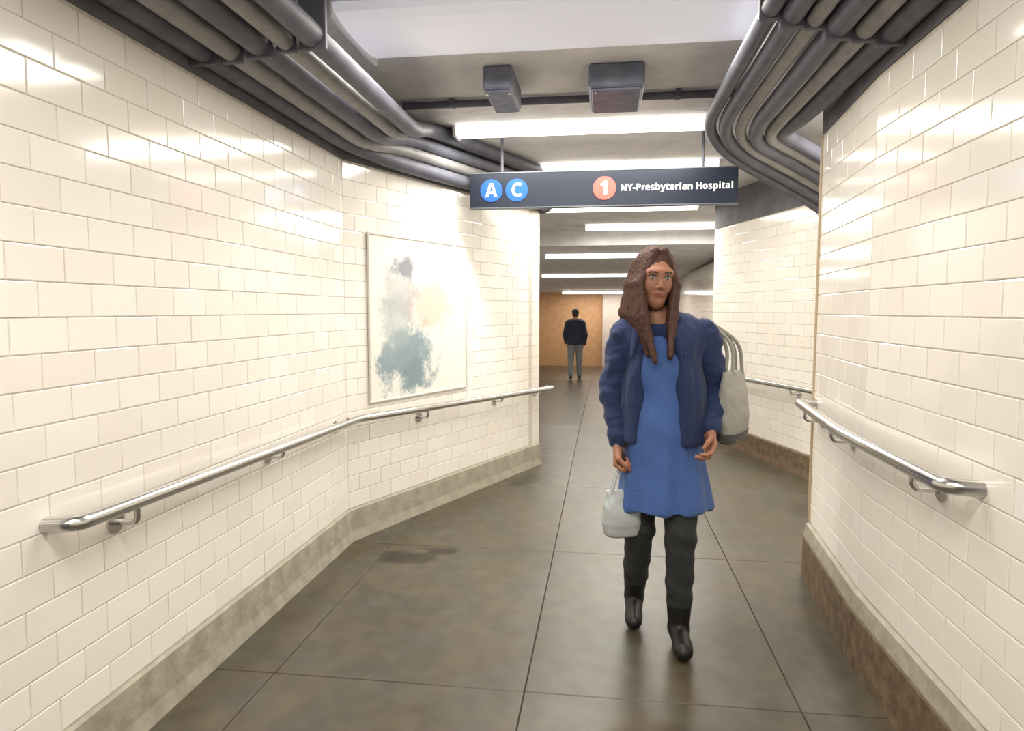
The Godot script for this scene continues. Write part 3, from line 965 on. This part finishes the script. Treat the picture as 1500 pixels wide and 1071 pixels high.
	for i in xs.size() - 1:
		for k in zs.size() - 1:
			var x0: float = xs[i] + 0.0016; var x1: float = xs[i + 1] - 0.0016
			var z0: float = zs[k] - 0.0016; var z1: float = zs[k + 1] + 0.0016
			var mk := (x0 + x1) / 2.0
			var mz := (z0 + z1) / 2.0
			if mz < -8.5 and absf(mk) > 2.7: continue
			if mz > -3.7 and (mk > 1.6 or mk < -2.0): continue
			var st := st_new()
			var ins := Vector3(mk, floor_y(mz) - 0.1, mz)
			var bv := 0.0025
			var t := [Vector3(x0 + bv, 0, z0 - bv), Vector3(x1 - bv, 0, z0 - bv), Vector3(x1 - bv, 0, z1 + bv), Vector3(x0 + bv, 0, z1 + bv)]
			var o := [Vector3(x0, -bv, z0), Vector3(x1, -bv, z0), Vector3(x1, -bv, z1), Vector3(x0, -bv, z1)]
			var g := [Vector3(x0, -0.03, z0), Vector3(x1, -0.03, z0), Vector3(x1, -0.03, z1), Vector3(x0, -0.03, z1)]
			var quads := [[t[0], t[1], t[2], t[3]]]
			for e in 4:
				var f := (e + 1) % 4
				quads.append([t[e], t[f], o[f], o[e]])
				quads.append([o[e], o[f], g[f], g[e]])
			for qd in quads:
				var w := []
				for v in qd: w.append(v + Vector3(0, floor_y(v.z), 0))
				var n: Vector3 = (w[1] - w[0]).cross(w[2] - w[0]).normalized()
				var order := [0, 1, 2, 0, 2, 3]
				if n.dot((w[0] + w[2]) / 2.0 - ins) > 0.0: order = [0, 2, 1, 0, 3, 2]
				else: n = -n
				for e in order:
					st.set_normal(n)
					st.set_uv(Vector2((w[e].x - fx0) / (fx1 - fx0), (w[e].z - fz0) / (fz1 - fz0)))
					st.add_vertex(w[e])
			st.generate_tangents()
			part("slab", st.commit(), fm, fl)

	# ---------------- concrete bases under the tiling
	var prof_l := [Vector2(-0.05, -0.02), Vector2(-0.05, 0.196), Vector2(0.004, 0.196), Vector2(0.016, 0.188), Vector2(0.022, 0.06), Vector2(0.034, 0.0), Vector2(0.034, -0.02)]
	var s1 := st_new()
	swept(s1, A[0], A[1] + Vector2(0, 0.005), nA0, prof_l)
	struct("baseboard_left", s1.commit(), M.pale_base, "pale concrete base under the long tile wall")
	var s2 := st_new()
	swept(s2, A[1] - (A[2] - A[1]).normalized() * 0.01, A[2], nA1, prof_l)
	struct("baseboard_left_bend", s2.commit(), M.pale_base, "pale concrete base under the bent tile wall")
	var prof_r := [Vector2(-0.05, -0.02), Vector2(-0.05, 0.225), Vector2(0.026, 0.225), Vector2(0.034, 0.212), Vector2(0.038, -0.02)]
	var prof_c := [Vector2(-0.05, 0.215), Vector2(-0.05, 0.297), Vector2(0.006, 0.297), Vector2(0.02, 0.288), Vector2(0.032, 0.226), Vector2(0.03, 0.215)]
	for e in [["baseboard_right", B[0], B[1], nB0, "brown concrete base under the near tile wall"], ["baseboard_right_end", B[1], B[2], nB1, "brown concrete base of the narrow end panel"]]:
		var st := st_new()
		swept(st, e[1], e[2], e[3], prof_r)
		var o := struct(e[0], st.commit(), M.brown_base, e[4])
		st = st_new()
		swept(st, e[1], e[2], e[3], prof_c)
		part("cap", st.commit(), M.pale_base, o)
	var s3 := st_new()
	swept(s3, C[0], C[1], nC0, prof_l)
	struct("baseboard_recess", s3.commit(), M.brown_base, "dark concrete base under the recess wall")
	# brown steel edging on the near wall's outer corner
	struct("trim_1", box_mesh(Vector3(B[2].x - 0.004, 1.30, B[2].y + 0.004), Vector3(0.02, 2.0, 0.02), 0.006), mat(c8(186, 166, 138), 0.4), "tan corner bead on the near wall's outer edge")

	# ---------------- pipes along the ceiling edges
	var lefts := [[0.062, 2.385, 0.048, 0, 2.36], [0.175, 2.375, 0.038, 1, 2.45], [0.285, 2.395, 0.045, 0, 2.536], [0.39, 2.40, 0.035, 1, 2.62], [0.49, 2.415, 0.045, 0, 2.61]]
	var ll := ["lowest dark conduit hugging the long wall's tile edge", "slim grey conduit, second from the long wall", "dark conduit in the middle of the bundle over long wall", "thin grey conduit, fourth from the long wall", "dark conduit farthest out from the long wall"]
	for i in lefts.size():
		var e = lefts[i]
		var n2: Vector2 = (nA0 + nA1).normalized() / (nA0 + nA1).normalized().dot(nA0)
		var p0: Vector2 = A[0] + nA0 * e[0]
		var near := 0.066 if i < 4 else 0.155
		var dd: Vector2 = (A[2] - A[1]).normalized()
		var p1: Vector2 = A[1] + n2 * e[0] + Vector2(0, 0.1)
		var p2: Vector2 = A[1] + nA1 * near + dd * (0.42 + 0.06 * i)
		var p3: Vector2 = A[2] + nA1 * near + dd * (0.06 + near)
		var p4: Vector2 = p3 + (A[3] - A[2]).normalized() * 1.3
		var pts := rounded([Vector3(p0.x, e[1], p0.y), Vector3(p1.x, e[1], p1.y), Vector3(p2.x, e[4], p2.y), Vector3(p3.x, e[4], p3.y), Vector3(p4.x, e[4], p4.y)], 0.16)
		var t := base("conduit", Vector3(p0.x, e[1], p0.y))
		tag(t, ll[i], "pipe", "conduits along the long wall")
		var q := []
		for v in pts: q.append(v - t.position)
		part("pipe", tube_mesh(q, e[2], 12), M.pipe if e[3] == 0 else M.pipe_light, t)
		for z in [-1.4, -2.45]:
			var drop: float = 2.66 - e[1] + e[2] * 1.15
			part("clamp", box_mesh(Vector3(0, drop / 2.0 - e[2] * 1.15, z - t.position.z), Vector3(e[2] * 2.3, drop, 0.025), 0.005), M.pipe, t)
	var rights := [[0.975, 2.385, 0.045, 0], [0.885, 2.39, 0.034, 1], [0.80, 2.41, 0.042, 0], [0.72, 2.435, 0.03, 1], [0.645, 2.455, 0.038, 0], [0.57, 2.48, 0.034, 0]]
	var lr := ["thick dark conduit against the near wall's tile edge, sweeping into the recess", "slim grey conduit, second from the near wall", "dark conduit, third from the near wall", "thin grey conduit, fourth from the near wall", "dark conduit, fifth from the near wall", "outermost dark conduit of the bundle curving down to the recess"]
	for i in rights.size():
		var e = rights[i]
		var p0 := Vector3(e[0], e[1], 2.3)
		var off := 0.09 * i
		var c := Curve3D.new()
		c.bake_interval = 0.06
		c.add_point(p0)
		c.add_point(Vector3(e[0], e[1], -3.4 - off), Vector3.ZERO, Vector3(0.0, 0, -0.75))
		c.add_point(Vector3(1.35, 2.36 - 0.035 * i + 0.08, -4.75 - off * 1.1), Vector3(-0.35, 0.14, 0.22), Vector3(0.35, -0.14, -0.2))
		c.add_point(Vector3(2.06 - 0.03 * i, 2.22 - 0.05 * i + 0.1, -5.0 - off), Vector3(-0.3, 0.02, 0))
		var t := base("conduit", p0)
		tag(t, lr[i], "pipe", "conduits along the near wall")
		var q := []
		for v in c.get_baked_points(): q.append(v - p0)
		part("pipe", tube_mesh(q, e[2], 12), M.pipe if e[3] == 0 else M.pipe_light, t)
		for z in [-1.5, -2.6]:
			part("clamp", box_mesh(Vector3(0, (2.66 - e[1]) / 2.0 - e[2] * 0.6, z - p0.z), Vector3(e[2] * 2.3, 2.66 - e[1] + e[2] * 1.15, 0.025), 0.005), M.pipe, t)
	# transverse conduit and two boxes under the ceiling
	var tc := base("conduit", Vector3(-1.2, 2.632, -4.05))
	tag(tc, "thin conduit running straight across the ceiling", "pipe")
	part("pipe", tube_mesh([Vector3(0, 0, 0), Vector3(1.95, 0, 0)], 0.022, 12), M.pipe, tc)
	for x in [0.3, 1.6]: part("clamp", box_mesh(Vector3(x, 0.01, 0), Vector3(0.03, 0.055, 0.07), 0.004), M.pipe, tc)
	for e in [[-0.55, -3.72, 0.15, 0.4, "small blue-grey box under the ceiling"], [0.05, -3.78, 0.28, 0.44, "larger blue-grey box under the ceiling"]]:
		var t := base("junction_box", Vector3(e[0], 2.58, e[1]))
		tag(t, e[4], "box", "boxes under the ceiling")
		part("box_body", box_mesh(Vector3(0, 0.02, 0), Vector3(e[2], 0.12, e[3]), 0.01), M.box_paint, t)
		part("cover", box_mesh(Vector3(0, -0.045, 0), Vector3(e[2] * 0.9, 0.014, e[3] * 0.92), 0.005), M.box_paint, t)
		for sx in [-1, 1]:
			for sz in [-1, 1]:
				part("screw", tube_mesh([Vector3(sx * e[2] * 0.38, -0.05, sz * e[3] * 0.4), Vector3(sx * e[2] * 0.38, -0.056, sz * e[3] * 0.4)], 0.008, 10), M.steel, t)

	# ---------------- handrails
	var d2: Vector2 = (A[2] - A[1]).normalized()
	var w3 := func(p: Vector2, y: float) -> Vector3: return Vector3(p.x, y, p.y)
	var hb: Vector2 = (nA0 + nA1).normalized() * 0.085
	var L0: Vector2 = Vector2(A[0].x, -1.68)
	var L3: Vector2 = A[2] + d2 * 0.12
	var br := []
	for z in [-1.95, -2.95, -3.75]:
		br.append([Vector3(A[0].x, 0.745, z), Vector3(A[0].x + 0.085, 0.80, z)])
	for s in [0.7, 1.7, 2.4]:
		var p: Vector2 = A[1] + d2 * s
		br.append([w3.call(p, 0.68), w3.call(p + nA1 * 0.085, 0.735)])
	handrail([Vector3(L0.x, 0.82, L0.y), Vector3(L0.x + 0.085, 0.82, L0.y - 0.02), w3.call(A[1] + hb, 0.765), w3.call(L3 + nA1 * 0.085, 0.70), w3.call(L3 + d2 * 0.02, 0.70)], "long steel handrail following the bend of the poster wall", br)
	br = []
	for e in [[Vector2(B[1].x, -2.2), nB0], [B[1] + (B[2] - B[1]) * 0.15, nB1], [B[1] + (B[2] - B[1]) * 0.75, nB1]]:
		br.append([w3.call(e[0], 0.875), w3.call(e[0] + e[1] * 0.09, 0.935)])
	var Rr: Vector2 = B[1] + (B[2] - B[1]) * 0.93
	handrail([Vector3(B[1].x, 0.935, -1.98), Vector3(B[1].x - 0.09, 0.935, -2.0), w3.call(B[1] + nB0 * 0.09, 0.935), w3.call(Rr + nB1 * 0.09, 0.945), w3.call(Rr, 0.945)], "short shiny steel handrail on the near wall by the outer corner", br)
	br = []
	var dC: Vector2 = (C[1] - C[0]).normalized()
	for s in [1.5, 2.6, 3.6]:
		var p: Vector2 = C[0] + dC * s
		br.append([w3.call(p, 0.70), w3.call(p + nC0 * 0.085, 0.755)])
	handrail([w3.call(C[0] + dC * 0.6, 0.78), w3.call(C[0] + dC * 0.62 + nC0 * 0.085, 0.78), w3.call(C[0] + dC * 4.1 + nC0 * 0.085, 0.74), w3.call(C[0] + dC * 4.12, 0.74)], "low steel handrail on the recess wall behind the walker", br)

	# ---------------- hanging sign
	var sg := base("hanging_sign", Vector3(-0.035, 2.16, -4.97))
	sg.scale = Vector3(0.94, 0.94, 1)
	tag(sg, "dark overhead sign with blue and red discs and white hospital lettering", "sign")
	part("panel", box_mesh(Vector3(0, 0.13, 0), Vector3(2.0, 0.26, 0.045), 0.004), M.sign_panel, sg)
	for s in [-1, 1]:
		part("edge_strip", box_mesh(Vector3(0, 0.13 + s * 0.133, 0), Vector3(2.01, 0.012, 0.052), 0.003), M.sign_edge, sg)
		part("hanger", tube_mesh([Vector3(s * 0.75, 0.262, 0), Vector3(s * 0.75, 0.53, 0)], 0.011, 10), M.pipe, sg)
	var font := SystemFont.new()
	font.font_names = PackedStringArray(["Droid Sans"])
	font.font_weight = 700
	for e in [[-0.83, "A", "sign_blue"], [-0.635, "C", "sign_blue"], [0.03, "1", "sign_red"]]:
		var disc := part("disc", tube_mesh([Vector3(e[0], 0.13, 0.02), Vector3(e[0], 0.13, 0.027)], 0.086, 40), M[e[2]], sg)
		var tm := TextMesh.new()
		tm.text = e[1]; tm.font = font; tm.font_size = 64; tm.pixel_size = 0.0022; tm.depth = 0.003
		var o := part("letter", tm, M.sign_white, disc)
		o.position = Vector3(e[0], 0.13, 0.028)
	var tx := TextMesh.new()
	tx.text = "NY-Presbyterian Hospital"; tx.font = font; tx.font_size = 64; tx.pixel_size = 0.00106; tx.depth = 0.003
	tx.horizontal_alignment = HORIZONTAL_ALIGNMENT_LEFT
	var lo := part("lettering", tx, M.sign_white, sg)
	lo.position = Vector3(0.145, 0.13, 0.024)

	# ---------------- poster past the bend
	poster(A[1], d2, nA1)

	walking_woman()
	far_walker()

func poster(p: Vector2, d: Vector2, n: Vector2):
	var s0 := 0.20; var s1 := 1.28
	var y0 := 0.84; var y1 := 1.90
	var w := s1 - s0; var h := y1 - y0
	var c: Vector2 = p + d * (s0 + s1) / 2.0 + n * 0.012
	var t := base("wall_poster", Vector3(c.x, y0, c.y))
	t.basis = Basis(Vector3(d.x, 0, d.y), Vector3.UP, Vector3(n.x, 0, n.y))
	if t.basis.determinant() < 0.0: t.basis = Basis(Vector3(-d.x, 0, -d.y), Vector3.UP, Vector3(n.x, 0, n.y))
	var flip := t.basis.x.dot(Vector3(d.x, 0, d.y)) < 0.0
	tag(t, "pale poster with a soft blue-grey and pink print on the bent wall", "poster")
	# the print: washes of blue-grey, pink and charcoal on off-white paper
	var px := 256
	var img := Image.create(px, px, false, Image.FORMAT_RGB8)
	var n1 := FastNoiseLite.new(); n1.seed = 91; n1.frequency = 0.02; n1.fractal_octaves = 5
	var n2 := FastNoiseLite.new(); n2.seed = 92; n2.frequency = 0.12; n2.fractal_octaves = 3
	var paper := c8(234, 229, 220)
	var washes := [[0.34, 0.76, 0.34, 0.25, c8(122, 143, 153), 0.85], [0.42, 0.86, 0.22, 0.12, c8(120, 140, 146), 0.6], [0.24, 0.52, 0.20, 0.24, c8(170, 182, 182), 0.6], [0.60, 0.42, 0.26, 0.18, c8(222, 182, 164), 0.55], [0.33, 0.20, 0.13, 0.09, c8(112, 118, 132), 0.75], [0.28, 0.33, 0.22, 0.16, c8(168, 170, 174), 0.5]]
	for j in px:
		for i in px:
			var u := (i + 0.5) / px
			var v := (j + 0.5) / px
			var col := paper
			var wob := n1.get_noise_2d(i, j) * 0.55 + n2.get_noise_2d(i, j) * 0.22
			for k in washes:
				var q := Vector2((u - k[0]) / k[2], (v - k[1]) / k[3]).length() + wob
				col = col.lerp(k[4], k[5] * (1.0 - smoothstep(0.45, 1.05, q)))
			img.set_pixel(px - 1 - i if flip else i, j, col)
	var m := StandardMaterial3D.new()
	m.albedo_texture = ImageTexture.create_from_image(img)
	m.roughness = 0.45
	var st := st_new()
	var vs := [Vector3(-w / 2, 0, 0.006), Vector3(w / 2, 0, 0.006), Vector3(w / 2, h, 0.006), Vector3(-w / 2, h, 0.006)]
	var uv := [Vector2(0, 1), Vector2(1, 1), Vector2(1, 0), Vector2(0, 0)]
	for e in [0, 2, 1, 0, 3, 2]:
		st.set_normal(Vector3(0, 0, 1))
		st.set_uv(uv[e])
		st.add_vertex(vs[e])
	part("backing", box_mesh(Vector3(0, h / 2, 0), Vector3(w, h, 0.01), 0.002), M.poster_edge, t)
	part("print", st.commit(), m, t)
	for s in [-1, 1]:
		part("frame_rail", box_mesh(Vector3(0, h / 2 + s * h / 2, 0.004), Vector3(w + 0.02, 0.014, 0.016), 0.003), M.poster_edge, t)
		part("frame_rail", box_mesh(Vector3(s * w / 2, h / 2, 0.004), Vector3(0.014, h, 0.016), 0.003), M.poster_edge, t)
